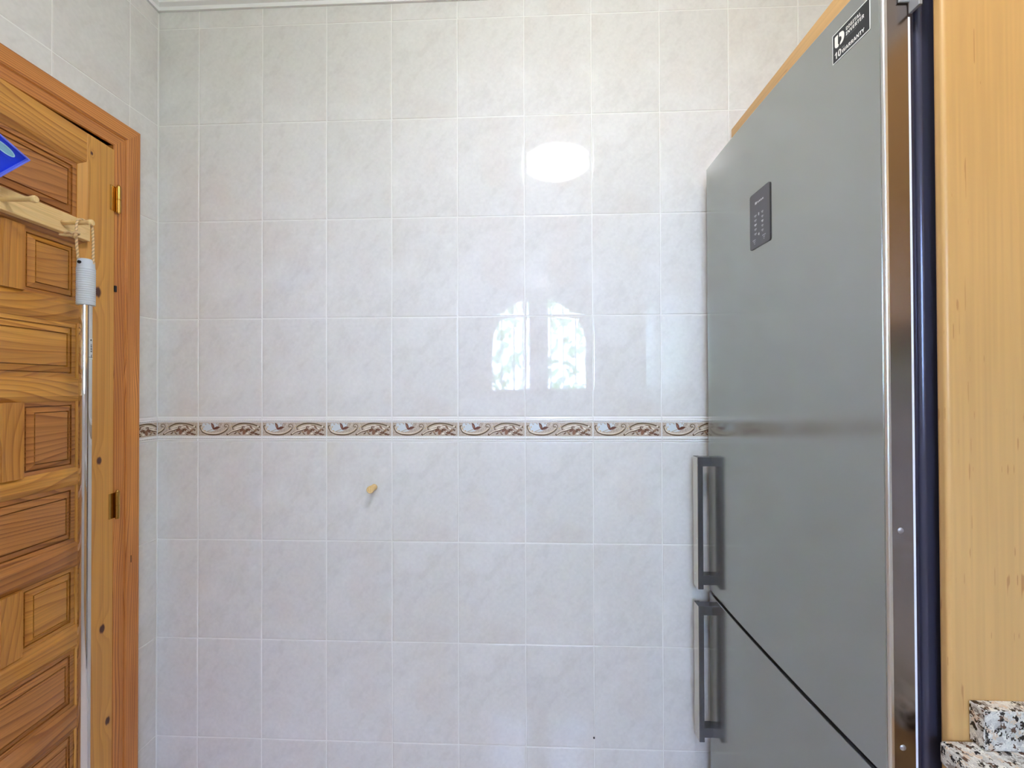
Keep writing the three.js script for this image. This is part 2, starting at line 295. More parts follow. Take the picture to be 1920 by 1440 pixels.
{ // hall behind the door, right wall, and the wall with the window behind the camera
  const g = merge([box(XL - 1.42, XL - 1.3, 0, YC, -0.12, 1.6), box(XL - 1.3, XL - 0.12, 0, YC, -0.12, -0.02), box(XL - 1.3, XL - 0.12, 0, YC, 1.5, 1.6)]);
  struct(part('wall_hall', g, M.paint), 'plain pale hall walls beyond the ajar pine door');
  const wall = struct(part('wall_right', box(XR + 0.0012, XR + 0.12, 0, YC, -0.12, ZF + 0.12), M.grout), 'right wall of cream tiles behind the fridge and worktop');
  const put = (o, z, y) => { o.position.set(XR, y, z); o.rotation.y = -Math.PI / 2; };
  for (const [y0, y1] of YR) for (let k = 0; k < 11; k++) { const above = y0 > 2.12 || y1 > 2.2; if (above || (k >= 3 && y1 > 0.9 && y0 < 1.52)) addTile(wall, put, k * 0.2 + (k ? 0 : 0.001), Math.min((k + 1) * 0.2, ZF - 0.001), above ? Math.max(y0, 2.11) : y0, y1); }
}
const WX = 1.09, WR = 0.40, WY = 1.335, WS = 1.712;       // window: centre, half width, sill, springing
function archPts(r, y0, y1, grow = 0, n = 28) { const p = [[WX - r - grow, y0 - grow], [WX + r + grow, y0 - grow]]; for (let k = 0; k <= n; k++) { const t = k / n * Math.PI; p.push([WX + (r + grow) * Math.cos(t), y1 + (r + grow) * Math.sin(t)]); } return p; }
{
  const s = shapeOf([[XL - 0.12, 0], [XR + 0.12, 0], [XR + 0.12, YC], [XL - 0.12, YC]]); s.holes.push(new THREE.Path(archPts(WR, WY, WS, 0.03).map(([x, y]) => new THREE.Vector2(x, y))));
  struct(part('wall_front', new THREE.ExtrudeGeometry(s, { depth: 0.2, bevelEnabled: false }).translate(0, 0, ZF), M.plainTile), 'tiled wall with the arched window facing the fridge side');
  const w = new THREE.Group(); w.name = 'window_1'; scene.add(w); struct(w, 'arched white window with two casements and bars');
  const ring = (g0, g1, z0, z1) => { const o = shapeOf(archPts(WR, WY, WS, g0)); o.holes.push(new THREE.Path(archPts(WR, WY, WS, g1).map(([x, y]) => new THREE.Vector2(x, y)))); return new THREE.ExtrudeGeometry(o, { depth: z1 - z0, bevelEnabled: false }).translate(0, 0, z0); };
  part('window_frame', ring(0.032, -0.012, ZF + 0.05, ZF + 0.11), M.pineA, w);
  part('mullion', box(WX - 0.078, WX + 0.078, WY - 0.01, WS + WR, ZF + 0.045, ZF + 0.105, 0.006), M.pineA, w);
  for (const sd of [-1, 1]) {
    const p = archPts(WR - 0.012, WY + 0.012, WS, 0, 40).map(([x, y]) => [sd > 0 ? Math.max(x, WX + 0.07) : Math.min(x, WX - 0.07), y]);
    part('window_pane', new THREE.ShapeGeometry(shapeOf(p)).translate(0, 0, ZF + 0.08), new THREE.MeshPhysicalMaterial({ color: 0xffffff, transmission: 1, thickness: 0, roughness: 0.0, ior: 1.5 }), w);
  }
  for (let k = -3; k <= 3; k++) { const x = WX + k * 0.105, top = WS + Math.sqrt(Math.max(0, WR * WR - (k * 0.105) ** 2)); part('security_bar', cyl(0.006, 0.006, top - WY + 0.04, 10).translate(x, (top + WY) / 2, ZF + 0.16), M.dark, w); }
}
{ // cornice on the back and left wall
  const prof = [[0, 2.523], [0.007, 2.523], [0.0085, 2.5275], [0.0085, 2.533], [0.02, 2.537], [0.022, 2.545], [0.038, 2.552], [0.052, 2.566], [0.058, 2.58], [0.066, 2.582], [0.066, 2.592], [0.074, 2.594], [0.074, YC + 0.005], [0, YC + 0.005]];
  const g = (len) => toCreasedNormals(new THREE.ExtrudeGeometry(shapeOf(prof), { depth: len, bevelEnabled: false }), 0.35);
  const a = part('trim_1', g(XR - XL).rotateY(Math.PI / 2), M.paint); a.geometry.rotateY(0); a.position.set(XL, 0, 0);
  // shape x must point out of the wall (+z): mirror the turn
  a.geometry.applyMatrix4(new THREE.Matrix4().makeScale(1, 1, -1)); { const ix = a.geometry.attributes.position.count; flip(a.geometry, ix); }
  struct(a, 'white stepped plaster cornice along the top of the back wall');
  const b = part('trim_2', g(ZF), M.paint); b.position.set(XL, 0, 0); struct(b, 'white stepped plaster cornice along the top of the left wall');
}
function flip(g) { const p = g.attributes.position, keys = Object.values(g.attributes); for (let i = 0; i < p.count; i += 3) for (const at of keys) for (let c = 0; c < at.itemSize; c++) { const k = at.array, s = at.itemSize, t = k[(i + 1) * s + c]; k[(i + 1) * s + c] = k[(i + 2) * s + c]; k[(i + 2) * s + c] = t; } }

// ------------------------------------------------------------------ the pine door, ajar
const DH = { x: -0.1172, z: 0.1485, t: 5.5 * Math.PI / 180 };
function doorFrameGroup(o, y = 0) { o.position.set(DH.x, y, DH.z); o.rotation.y = Math.PI / 2 + DH.t; return o; }   // local x = -s, z = out of the leaf
const LW = 0.667, LT = 2.01;
const box_ = (s0, s1, y0, y1, o0, o1, r) => box(-s1, -s0, y0, y1, o0, o1, r);
{
  const c = new THREE.Group(); c.name = 'trim_3'; scene.add(c); struct(c, 'varnished pine door casing mitred at the corner');
  // profile across the casing: w = 0 at the opening
  const prof = [[0, -0.01], [0, 0.008], [0.002, 0.0105], [0.029, 0.0115], [0.031, 0.0098], [0.033, 0.0135], [0.036, 0.0152], [CW - 0.004, 0.0152], [CW - 0.001, 0.0138], [CW, 0.011], [CW, -0.01]];
  const leg = (side) => {
    const g = new THREE.ExtrudeGeometry(shapeOf(prof), { depth: 1, bevelEnabled: false }), p = g.attributes.position;
    for (let i = 0; i < p.count; i++) { const w = p.getX(i), o = p.getY(i), top = p.getZ(i) > 0.5; p.setXYZ(i, XL + o, top ? YD + w : 0.0, side > 0 ? ZD1 + w : ZD0 - w); }
    if (side > 0) flip(g); g.computeVertexNormals(); return metric(g, 'y', rnd(), rnd());
  };
  const head = (() => { const g = new THREE.ExtrudeGeometry(shapeOf(prof), { depth: 1, bevelEnabled: false }), p = g.attributes.position; for (let i = 0; i < p.count; i++) { const w = p.getX(i), o = p.getY(i), far = p.getZ(i) > 0.5; p.setXYZ(i, XL + o, YD + w, far ? ZD1 + w : ZD0 - w); } g.computeVertexNormals(); return metric(g, 'z', rnd(), rnd()); })();
  part('casing_board', leg(-1), M.pineRed, c); part('casing_board', leg(1), M.pineRed, c); part('casing_board', head, M.pineRed, c);
  for (const g of [box(XL - 0.13, XL + 0.004, 0, YD + 0.012, ZD0 - 0.0125, ZD0 - 0.0005), box(XL - 0.13, XL + 0.004, 0, YD + 0.012, ZD1 + 0.0005, ZD1 + 0.0125)]) part('jamb', metric(g), M.pineRed, c);
  part('jamb', metric(box(XL - 0.13, XL + 0.004, YD, YD + 0.0125, ZD0, ZD1), 'z'), M.pineRed, c);
  const nail = part('nail_hole', box(XL + 0.0148, XL + 0.0156, 0.868, 0.888, 0.0995, 0.1015), M.dark, c); nail.userData.label = 'short dark mark in the casing';
}
{
  const d = new THREE.Group(); d.name = 'door_1'; scene.add(d); doorFrameGroup(d); struct(d, 'honey pine panelled door standing slightly ajar');
  const stile = (side) => {                               // side -1: hinge side, 1: lock side
    const pr = [[0.002, -0.035], [0.002, -0.002], [0.004, 0], [0.0805, 0], [0.097, -0.0105], [0.097, -0.035]].map(([s, o]) => [side < 0 ? -s : -(LW - s), o]);
    if (side > 0) pr.reverse();
    const g = toCreasedNormals(new THREE.ExtrudeGeometry(shapeOf(pr), { depth: LT - 0.008, bevelEnabled: false }), 0.3).rotateX(-Math.PI / 2).applyMatrix4(new THREE.Matrix4().makeScale(1, 1, -1)); flip(g); g.translate(0, 0.008, 0);
    // extrusion ran along z: after the turn it runs along y, profile o in z
    return metric(g, 'y', 0, 0);
  };
  part('stile', stile(-1), M.stile, d); part('stile', stile(1), M.pineA, d);
  const bv = 0.0135;
  const rail = (y0, y1, top) => {
    const pr = [[y0, -0.034], [y0, -0.0105], [y0 + bv, -0.0004], [top ? y1 : y1 - bv, -0.0004], [y1, top ? -0.0004 : -0.0105], [y1, -0.034]];
    const g = toCreasedNormals(new THREE.ExtrudeGeometry(shapeOf(pr.map(([y, o]) => [o, y])), { depth: LW - 0.166, bevelEnabled: false }), 0.3).rotateY(-Math.PI / 2).translate(-0.083, 0, 0);
    g.applyMatrix4(new THREE.Matrix4().makeScale(1, 1, 1)); return metric(g, 'x', rnd() * 3, rnd() * 3);
  };
  const rails = [[0.008, 0.175], [0.32, 0.378], [0.515, 0.575], [0.715, 0.775], [0.917, 0.979], [1.120, 1.164], [1.3285, 1.387], [1.521, 1.578], [1.7195, 1.781], [1.924, LT]];
  rails.forEach(([a, b], i) => part('rail', rail(a, b, i === 9), [M.pineA, M.pineB, M.pineA][i % 3 === 0 ? 0 : i % 2 ? 2 : 1], d));
  const panel = (s0, s1, y0, y1, k) => {                  // raised and fielded
    const R = [[0, -0.0125], [0.0095 * k, -0.0125], [0.0100 * k, -0.0185], [0.0122 * k, -0.0185], [0.0126 * k, -0.0128], [0.0235 * k, -0.0065], [0.0238 * k, -0.0125], [0.0256 * k, -0.0125], [0.0260 * k, -0.0068]];
    const P = []; const quad = (a, b, c, e) => P.push(...a, ...b, ...c, ...a, ...c, ...e);
    const C = ([i, z]) => [[-s1 + i, y0 + i, z], [-s0 - i, y0 + i, z], [-s0 - i, y1 - i, z], [-s1 + i, y1 - i, z]];
    for (let i = 0; i + 1 < R.length; i++) { const a = C(R[i]), b = C(R[i + 1]); for (let j = 0; j < 4; j++) quad(a[j], a[(j + 1) % 4], b[(j + 1) % 4], b[j]); }
    quad(...C(R[R.length - 1])); const bk = C([0, -0.026]), fr = C(R[0]); for (let j = 0; j < 4; j++) quad(bk[j], bk[(j + 1) % 4], fr[(j + 1) % 4], fr[j]); quad(bk[3], bk[2], bk[1], bk[0]);
    const g = new THREE.BufferGeometry(); g.setAttribute('position', new THREE.Float32BufferAttribute(P, 3)); g.computeVertexNormals();
    return metric(g, 'x', rnd() * 3, rnd() * 3);
  };
  for (let r = 0; r + 1 < rails.length; r++) {
    const y0 = rails[r][1] - 0.001, y1 = rails[r + 1][0] + 0.001, m = r % 2 ? M.pineA : M.pineB;
    if (r % 2 === 1) {                                    // small panels between mullions
      for (const s of [0.098, 0.272, 0.446]) part('panel', panel(s - 0.001, Math.min(s + 0.125, LW - 0.096), y0, y1, 1), [M.pineB, M.pineA][Math.floor(rnd() * 2)], d);
      for (const s of [0.222, 0.396]) {
        const pr = [[s, -0.034], [s, -0.0105], [s + 0.004, -0.0008], [s + 0.046, -0.0008], [s + 0.05, -0.0105], [s + 0.05, -0.034]].map(([a, o]) => [-a, o]);
        const g = toCreasedNormals(new THREE.ExtrudeGeometry(shapeOf(pr), { depth: y1 - y0, bevelEnabled: false }), 0.3).rotateX(-Math.PI / 2).applyMatrix4(new THREE.Matrix4().makeScale(1, 1, -1)); flip(g); g.translate(0, y0, 0);
        part('mullion', metric(g, 'y', rnd() * 3, rnd() * 3), M.pineA, d);
      }
    } else part('panel', panel(0.0965, LW - 0.0965, y0, y1, 1.15), r === 6 ? M.pineA : m, d);
  }
  for (const y of [1.8766, 1.0422, 0.25]) {
    const h = part('hinge', merge([cyl(0.0055, 0.0055, 0.0345, 16).translate(0, 0.018, 0), cyl(0.0055, 0.0055, 0.0345, 16).translate(0, -0.018, 0), cyl(0.0042, 0.0042, 0.075, 12), lathe([[0, 0.0415], [0.003, 0.0405], [0.0045, 0.037], [0.0042, 0.035]], 14), box(-0.02, 0, -0.034, 0.034, -0.0066, -0.0052)]), M.brass, d);
    h.position.set(0.003, y, 0.006);
  }
  const catchHole = part('latch_hole', box(-0.003, 0.003, -0.0085, 0.0085, -0.002, 0.002, 0.0008), M.gap, d); catchHole.position.set(0.0005, 1.632, 0.0005);
  const lock = part('door_handle', merge([cyl(0.024, 0.024, 0.008, 24).rotateX(Math.PI / 2).translate(-LW + 0.045, 1.02, 0.004), cyl(0.009, 0.009, 0.05, 16).rotateX(Math.PI / 2).translate(-LW + 0.045, 1.02, 0.03), box(-LW + 0.035, -LW + 0.155, 1.01, 1.03, 0.045, 0.062, 0.006)]), M.brass, d); lock.userData.label = 'brass lever handle';
}
{ // peg rail on the door
  const t = doorFrameGroup(thing('peg_rail', 'pale unvarnished wooden peg rail fixed across the pine door', 'peg rail'));
  part('board', metric(box_(0.0935, 0.60, 1.729, 1.7765, 0.0005, 0.0185, 0.002), 'x', 0.1, 0.2), M.pale, t);
  for (const s of [0.163, 0.289, 0.415, 0.541]) {
    const g = metric(lathe([[0, 0.0675], [0.0052, 0.0675], [0.0072, 0.066], [0.0076, 0.0625], [0.0066, 0.0585], [0.0052, 0.054], [0.0052, 0.006], [0.0062, 0.0], [0, 0]], 24), 'y', s, 0).rotateX(Math.PI / 2);
    const p = part('peg', g, M.pale, t); p.position.set(-s, 1.7505, 0.0175); p.rotation.x = -0.02;
  }
}
{ // mop hanging from the first peg by a rope loop
  const t = doorFrameGroup(thing('mop', 'chrome mop handle with grey ribbed grip hanging by rope from the peg rail', 'mop'));
  const S = 0.163, O = 0.0700, gripTop = 1.665, gripBot = 1.556;
  const pts = []; pts.push([0.0166, gripBot], [0.0172, gripBot + 0.001]);
  for (let y = gripBot + 0.004; y < gripTop - 0.022; y += 0.0052) pts.push([0.0166, y], [0.0172, y + 0.0016], [0.0172, y + 0.0032], [0.0166, y + 0.0046]);
  pts.push([0.0162, gripTop - 0.02], [0.0156, gripTop - 0.006], [0.0135, gripTop - 0.0015], [0.010, gripTop], [0, gripTop]);
  pts.unshift([0.0118, gripBot]);
  part('grip', lathe(pts, 40).translate(-S, 0, O), M.grip, t);
  const hole = part('hang_hole', cyl(0.0036, 0.0036, 0.036, 16).rotateZ(Math.PI / 2).translate(-S, gripTop - 0.011, O), M.gap, t); hole.scale.set(1, 1, 1);
  part('tube', cyl(0.0117, 0.0117, gripBot - 0.36, 40).translate(-S, (gripBot + 0.36) / 2, O), M.chrome, t);
  const label = canvasTex(128, 256, (g, w, h) => {
    g.fillStyle = '#cfd3d6'; g.fillRect(0, 0, w, h); g.fillStyle = '#141414';
    g.beginPath(); g.arc(30, 22, 11, 0, 7); g.fill(); g.beginPath(); g.arc(88, 22, 7, 0, 7); g.fill();
    for (let k = 0; k < 6; k++) g.fillRect(22, 70 + k * 17, 30 + (k * 13) % 12, 7 + (k % 2) * 4);
    for (let k = 0; k < 4; k++) g.fillRect(76, 74 + k * 20, 10, 13);
    g.fillRect(0, 226, w, 5); g.fillRect(34, 196, 12, 36);
  });
  const lb = new THREE.CylinderGeometry(0.0119, 0.0119, 0.05, 24, 1, true, -0.35, 1.6).translate(-S, 1.453, O);
  const lm = part('product_label', lb, std({ map: label, roughness: 0.35, metalness: 0.3 }), t); lm.userData.label = 'small printed sticker on the chrome tube';
  // rope: from the left of the grip, over the peg, down to the right of the grip
  const V = (s, y, o) => new THREE.Vector3(-s, y, o), C = (a) => new THREE.CatmullRomCurve3(a, false, 'catmullrom', 0.5);
  const rope = [
    new THREE.TubeGeometry(C([V(S + 0.004, gripTop - 0.011, O - 0.013), V(S + 0.007, gripTop + 0.03, O - 0.0145), V(S + 0.010, 1.725, O - 0.013), V(S + 0.0095, 1.748, O - 0.012), V(S + 0.003, 1.7585, O - 0.010), V(S - 0.006, 1.756, O - 0.003), V(S - 0.0085, 1.745, O + 0.005), V(S - 0.006, 1.715, O + 0.010), V(S - 0.003, gripTop + 0.02, O + 0.013), V(S - 0.002, gripTop - 0.011, O + 0.0145)]), 80, 0.0026, 9),
    new THREE.TorusGeometry(0.0044, 0.0034, 8, 18).rotateX(1.2).translate(-S - 0.0105, 1.722, O - 0.013), new THREE.TorusGeometry(0.0044, 0.0034, 8, 18).rotateX(0.3).rotateY(0.8).translate(-S - 0.011, 1.717, O - 0.014),
    new THREE.TubeGeometry(C([V(S + 0.011, 1.72, O - 0.014), V(S + 0.012, 1.7235, O - 0.026), V(S + 0.010, 1.722, O - 0.038)]), 14, 0.0027, 8),
    new THREE.TubeGeometry(C([V(S + 0.011, 1.717, O - 0.014), V(S + 0.016, 1.715, O - 0.028), V(S + 0.017, 1.7165, O - 0.043)]), 14, 0.0027, 8),
  ];
  const strand = dataTex(64, 64, (u, v) => { const k = 205 + 26 * Math.sin((u + v) * Math.PI * 2); return [k, k * 0.84, k * 0.62]; }, 1, 1);
  strand.repeat.set(26, 2);
  part('rope_loop', merge(rope), std({ map: strand, roughness: 0.9 }), t);
  part('socket', lathe([[0, 0.40], [0.015, 0.40], [0.017, 0.36], [0.03, 0.335], [0.032, 0.325], [0, 0.325]], 24).translate(-S, 0, O), M.blue, t);
  const st = []; for (let k = 0; k < 26; k++) { const a = k * 2.4, r = 0.006 + 0.02 * Math.sqrt(k / 26); st.push(new THREE.TubeGeometry(new THREE.CatmullRomCurve3([[r, 0.33], [r * 1.5, 0.28], [r * 1.7, 0.2], [r * 1.5, 0.11 + (k % 5) * 0.008]].map(([q, y]) => new THREE.Vector3(-S + q * Math.cos(a), y, O + q * Math.sin(a)))), 8, 0.004, 6)); }
  part('mop_strands', merge(st), M.white, t).userData.kind = 'stuff';
}
{ // blue dustpan hanging further along the rail
  const t = doorFrameGroup(thing('dustpan', 'bright blue plastic dustpan with a pale oval mark hanging above the peg rail', 'dustpan'));
  const e1 = new THREE.Vector3(-0.049, 0.0194, 0).normalize(), e2r = new THREE.Vector3(-0.021, -0.031, -0.03), e2 = e2r.clone().addScaledVector(e1, -e2r.dot(e1)).normalize(), e3 = new THREE.Vector3().crossVectors(e1, e2).normalize();
  const m = new THREE.Matrix4().makeBasis(e1, e2, e3).setPosition(-0.3115, 1.824, 0.09);
  const fr = e3.z > 0 ? 1 : -1, w = 0.24, h = 0.128;
  const B = (x0, x1, y0, y1, z0, z1, r = 0.001) => box(x0, x1, y0, y1, fr > 0 ? z0 : -z1, fr > 0 ? z1 : -z0, r).applyMatrix4(m);
  part('pan', merge([B(0, w, 0, h, -0.003, 0), ...[0.022, 0.045, 0.068, 0.09].map((y) => B(0.012, w - 0.012, y, y + 0.0022, 0, 0.0022, 0.0008))]), M.blue, t);
  part('rim', merge([B(-0.001, w, -0.0015, 0.0015, -0.003, 0.007), B(-0.0015, 0.0015, -0.001, h, -0.003, 0.007), B(w - 0.002, w, 0, h, -0.003, 0.007)]), M.blueEdge, t);
  const oval = (a, b, z, d) => { const s = new THREE.Shape(); s.absellipse(0, 0, a, b, 0, Math.PI * 2); return new THREE.ExtrudeGeometry(s, { depth: d, bevelEnabled: false, curveSegments: 40 }).translate(0.034, 0.0140, fr > 0 ? z : -z - d).applyMatrix4(m); };
  part('oval_mark', oval(0.021, 0.0068, 0.0001, 0.0012), M.cyan, t); part('oval_mark', oval(0.0185, 0.0048, 0.0012, 0.0004), M.cyanDark, t);
  const end = new THREE.Vector3(-0.415, 1.7505, 0.062);   // its handle reaches the third peg
  const from = new THREE.Vector3(w * 0.45, h, 0).applyMatrix4(m);
  part('hanger', merge([new THREE.TubeGeometry(new THREE.CatmullRomCurve3([from, from.clone().lerp(end, 0.5), end.clone().add(new THREE.Vector3(0, 0.004, 0))]), 16, 0.006, 10), new THREE.TorusGeometry(0.0085, 0.003, 8, 20).translate(end.x, end.y, end.z)]), M.blue, t);
}
{ // wooden knob on the back wall
  const t = thing('wooden_peg', 'small turned wooden knob fixed to a back wall tile below the border', 'knob'); t.position.set(0.5455, 1.0605, 0);
  const k = part('turned_end', metric(lathe([[0, 0.0345], [0.0062, 0.0345], [0.0066, 0.0336], [0.0074, 0.0336], [0.0078, 0.0347], [0.0096, 0.0347], [0.0106, 0.0335], [0.0107, 0.028], [0.0098, 0.018], [0.0094, 0.006], [0.0098, 0.0003], [0, 0.0003]], 32), 'y').rotateX(Math.PI / 2), M.pale, t); k.userData.label = 'turned peg with a ring groove';
}

// ------------------------------------------------------------------ fridge
{
  const f = thing('refrigerator', 'tall silver grey fridge freezer with two bar handles beside the wooden panel', 'refrigerator');
  f.position.set(1.5143, 0, 0.0474); f.rotation.y = -(Math.PI / 2 - 1.15 * Math.PI / 180);   // local x along the front from the far edge, z out of it
  const W0 = -0.0035, W1 = 0.5855, R = 0.0055, bow = (s) => 0.0062 * (1 - ((s - 0.29) / 0.295) ** 2);
  const skin = (() => {
    const p = [[W0 + 0.001, -0.0062]]; const arc = (cx, cz, a0, a1) => { for (let k = 0; k <= 12; k++) { const a = a0 + (a1 - a0) * k / 12; p.push([cx + R * Math.cos(a), cz + R * Math.sin(a)]); } };
    arc(W0 + R, -R, Math.PI, Math.PI / 2); for (let k = 1; k < 24; k++) { const s = W0 + R + (W1 - 0.0062 - W0 - R) * k / 24; p.push([s, bow(s)]); } p.push([W1 - 0.0058, bow(W1 - 0.0058)], [W1 - 0.0051, -0.0008], [W1 - 0.0051, -0.0062]); return p.reverse();
  })();
  const slab = (pts, y0, y1, bevel = 0.0015) => { const g = new THREE.ExtrudeGeometry(shapeOf(pts), { depth: y1 - y0 - 2 * bevel, bevelEnabled: bevel > 0, bevelSize: bevel, bevelThickness: bevel, bevelSegments: 2, bevelOffset: -bevel }).rotateX(-Math.PI / 2).applyMatrix4(new THREE.Matrix4().makeScale(1, 1, -1)); flip(g); g.translate(0, y0 + bevel, 0); return faceUV(toCreasedNormals(g, 0.2)); };
  part('body', merge([box(-0.001, 0.584, 0.03, 1.955, -0.63, -0.0505, 0.007, 4), box(0.004, 0.578, 0.035, 1.95, -0.06, -0.0408)]), M.body, f);
  for (const s of [0.05, 0.53]) for (const z of [-0.1, -0.58]) part('foot', cyl(0.015, 0.018, 0.032, 16).translate(s, 0.016, z), M.dark, f);
  const handleGeos = (y0, y1) => {                        // y0..y1 the whole bar; arms run to the door's far edge
    const o = 0.0235, x0 = -0.012, x1 = 0.020;
    return [merge([box(x0, x1, y0, y1, o, o + 0.0145, 0.0012), box(x0 + 0.004, x1 - 0.0005, y1 - 0.0255, y1 - 0.0005, -0.004, o + 0.003, 0.001), box(x0 + 0.004, x1 - 0.0005, y0 + 0.012, y0 + 0.038, -0.004, o + 0.003, 0.001)]), box(x0 + 0.0006, x1 - 0.0012, y0 + 0.001, y1 - 0.001, o + 0.0140, o + 0.0152, 0.0005)];
  };
  const door = (y0, y1, h0, h1) => {
    const d = part('door', slab(skin, y0, y1), M.steel, f);
    part('door_edge', slab([[W0 + 0.002, -0.0365], [W1 - 0.0006, -0.0365], [W1 - 0.0006, -0.0060], [W0 + 0.002, -0.0060]], y0 + 0.001, y1 - 0.001, 0.0008), M.doorEdge, d).userData.label = 'dark polished side of the door';
    part('edge_trim', slab([[W1 - 0.0043, -0.0062], [W1, -0.0062], ...Array.from({ length: 13 }, (_, k) => [W1 - 0.0036 + 0.0036 * Math.cos(k / 12 * Math.PI / 2), -0.0040 + 0.0036 * Math.sin(k / 12 * Math.PI / 2)]), [W1 - 0.0043, -0.0005]], y0 + 0.001, y1 - 0.001, 0.0005), M.trim, d).userData.label = 'bright metal corner strip';
    part('gasket', merge([box(W0 + 0.008, W1 - 0.001, y0 + 0.004, Math.min(y1 - 0.004, 1.8955), -0.0406, -0.0363, 0.0008)]), M.gasket, d).userData.label = 'white rubber door seal';
    const [bar, face] = handleGeos(h0, h1), hd = part('handle', bar, M.handle, d); part('grip_face', face, M.handleFace, d).userData.label = 'bright front strip of the bar handle'; hd.userData.label = 'dark grey angular bar handle';
    return d;
  };
  const up = door(0.793, 1.972, 0.800, 1.1645), low = door(0.04, 0.784, 0.3815, 0.7545);
  for (const y of [1.1512, 0.8413]) { const p = part('screw_cap', lathe([[0, 0.0022], [0.0022, 0.0019], [0.0038, 0.001], [0.0045, 0]], 20).rotateZ(-Math.PI / 2).translate(W1 - 0.0008, y, -0.0185), std({ color: srgb(170, 168, 172), metalness: 0.6, roughness: 0.3 }), up); }
  // control panel (flat dark glass with pictograms)
  const ctl = canvasTex(256, 420, (g, w, h) => {
    g.fillStyle = '#4d4b50'; g.fillRect(0, 0, w, h); g.strokeStyle = '#39383b'; g.lineWidth = 8; g.strokeRect(0, 0, w, h);
    g.fillStyle = '#b9b8bd'; g.font = 'bold 20px sans-serif';
    g.fillRect(70, 74, 26, 18); for (let k = 0; k < 4; k++) g.fillRect(104 + k * 20, 78, 14, 12);
    for (let k = 0; k < 5; k++) { g.globalAlpha = k === 2 ? 1 : 0.65; g.fillRect(60, 170 + k * 34, 30, 10); g.fillRect(66, 182 + k * 34, 18, 4); g.fillRect(152, 176 + k * 34 - 4, 24, 10); g.fillRect(160, 184 + k * 34, 12, 5); }
    g.globalAlpha = 0.9; g.fillRect(112, 166, 12, 22); g.fillRect(108, 322, 18, 10); g.fillRect(116, 316, 7, 22);
    g.globalAlpha = 0.6; g.fillRect(36, 352, 40, 7); g.fillRect(46, 366, 26, 6); g.fillRect(58, 380, 10, 8); g.fillRect(160, 352, 44, 7); g.fillRect(172, 366, 22, 7); g.fillRect(176, 380, 12, 6); g.globalAlpha = 1;
  });
  const flat = (s0, s1, y0, y1, th, r) => {               // a thin rounded plate bent to the door's bow
    const s = new THREE.Shape(), x = (s1 - s0) / 2, y = (y1 - y0) / 2; s.moveTo(-x + r, -y); s.lineTo(x - r, -y); s.quadraticCurveTo(x, -y, x, -y + r); s.lineTo(x, y - r); s.quadraticCurveTo(x, y, x - r, y); s.lineTo(-x + r, y); s.quadraticCurveTo(-x, y, -x, y - r); s.lineTo(-x, -y + r); s.quadraticCurveTo(-x, -y, -x + r, -y);
    const g = new THREE.ExtrudeGeometry(s, { depth: th, bevelEnabled: false }), p = g.attributes.position, uv = g.attributes.uv;
    for (let i = 0; i < p.count; i++) uv.setXY(i, (p.getX(i) + x) / (2 * x), (p.getY(i) + y) / (2 * y));
    const a = bow(s0), b = bow(s1); g.rotateY(-Math.atan2(b - a, s1 - s0)); g.translate((s0 + s1) / 2, (y0 + y1) / 2, (a + b) / 2 + 0.0003); return g;
  };
  part('control_panel', flat(0.2405, 0.3175, 1.6640, 1.7865, 0.0016, 0.006), std({ map: ctl, roughness: 0.15 }), up).userData.label = 'dark touch panel with pale pictograms';
  const stk = canvasTex(768, 480, (g, w, h) => {
    g.fillStyle = '#f2f2ee'; g.fillRect(0, 0, w, h); g.fillStyle = '#1d2023'; g.fillRect(12, 12, w - 24, h - 24);
    g.fillStyle = '#f0eee4'; g.beginPath(); g.moveTo(52, 76); g.quadraticCurveTo(52, 60, 74, 60); g.lineTo(124, 60); g.lineTo(124, 200); g.quadraticCurveTo(124, 226, 146, 232); g.lineTo(130, 262); g.quadraticCurveTo(52, 262, 52, 190); g.closePath(); g.fill();
    g.beginPath(); g.moveTo(150, 60); g.quadraticCurveTo(262, 60, 262, 160); g.quadraticCurveTo(262, 258, 168, 262); g.quadraticCurveTo(160, 226, 190, 206); g.quadraticCurveTo(212, 176, 190, 138); g.quadraticCurveTo(172, 120, 150, 118); g.closePath(); g.fill();
    g.fillStyle = '#eceae2'; g.font = 'bold 78px sans-serif'; g.textBaseline = 'alphabetic'; g.fillText('DIGITAL', 292, 132, 420); g.fillText('INVERTER', 292, 214, 440);
    g.font = '26px sans-serif'; g.fillStyle = '#8b8f92'; g.fillText('T E C H N O L O G Y', 294, 256, 420);
    g.fillStyle = '#f2f0ea'; g.font = 'bold 150px sans-serif'; g.fillText('10', 44, 428, 150); g.font = 'bold 84px sans-serif'; g.fillText('WARRANTY', 206, 428, 520);
    g.font = '30px sans-serif'; g.fillStyle = '#b8b8b4'; g.fillText('year', 208, 346, 90);
  });
  part('sticker', flat(0.492, 0.5655, 1.8945, 1.9432, 0.0004, 0.0012), std({ map: stk, roughness: 0.3 }), up).userData.label = 'black and white warranty sticker';
  // hinge bracket at the top of the near side
  const hg = merge([box(W1 + 0.0004, W1 + 0.017, 1.898, 1.985, -0.0415, -0.0365, 0.0008), box(W1 - 0.0002, W1 + 0.0028, 1.914, 1.985, -0.0368, -0.0215, 0.001), box(0.52, W1 + 0.017, 1.9745, 1.985, -0.066, -0.0375, 0.001)]);
  part('hinge_bracket', hg, std({ color: srgb(150, 150, 152), roughness: 0.45, metalness: 0.3 }), f).userData.label = 'grey hinge bracket';
}
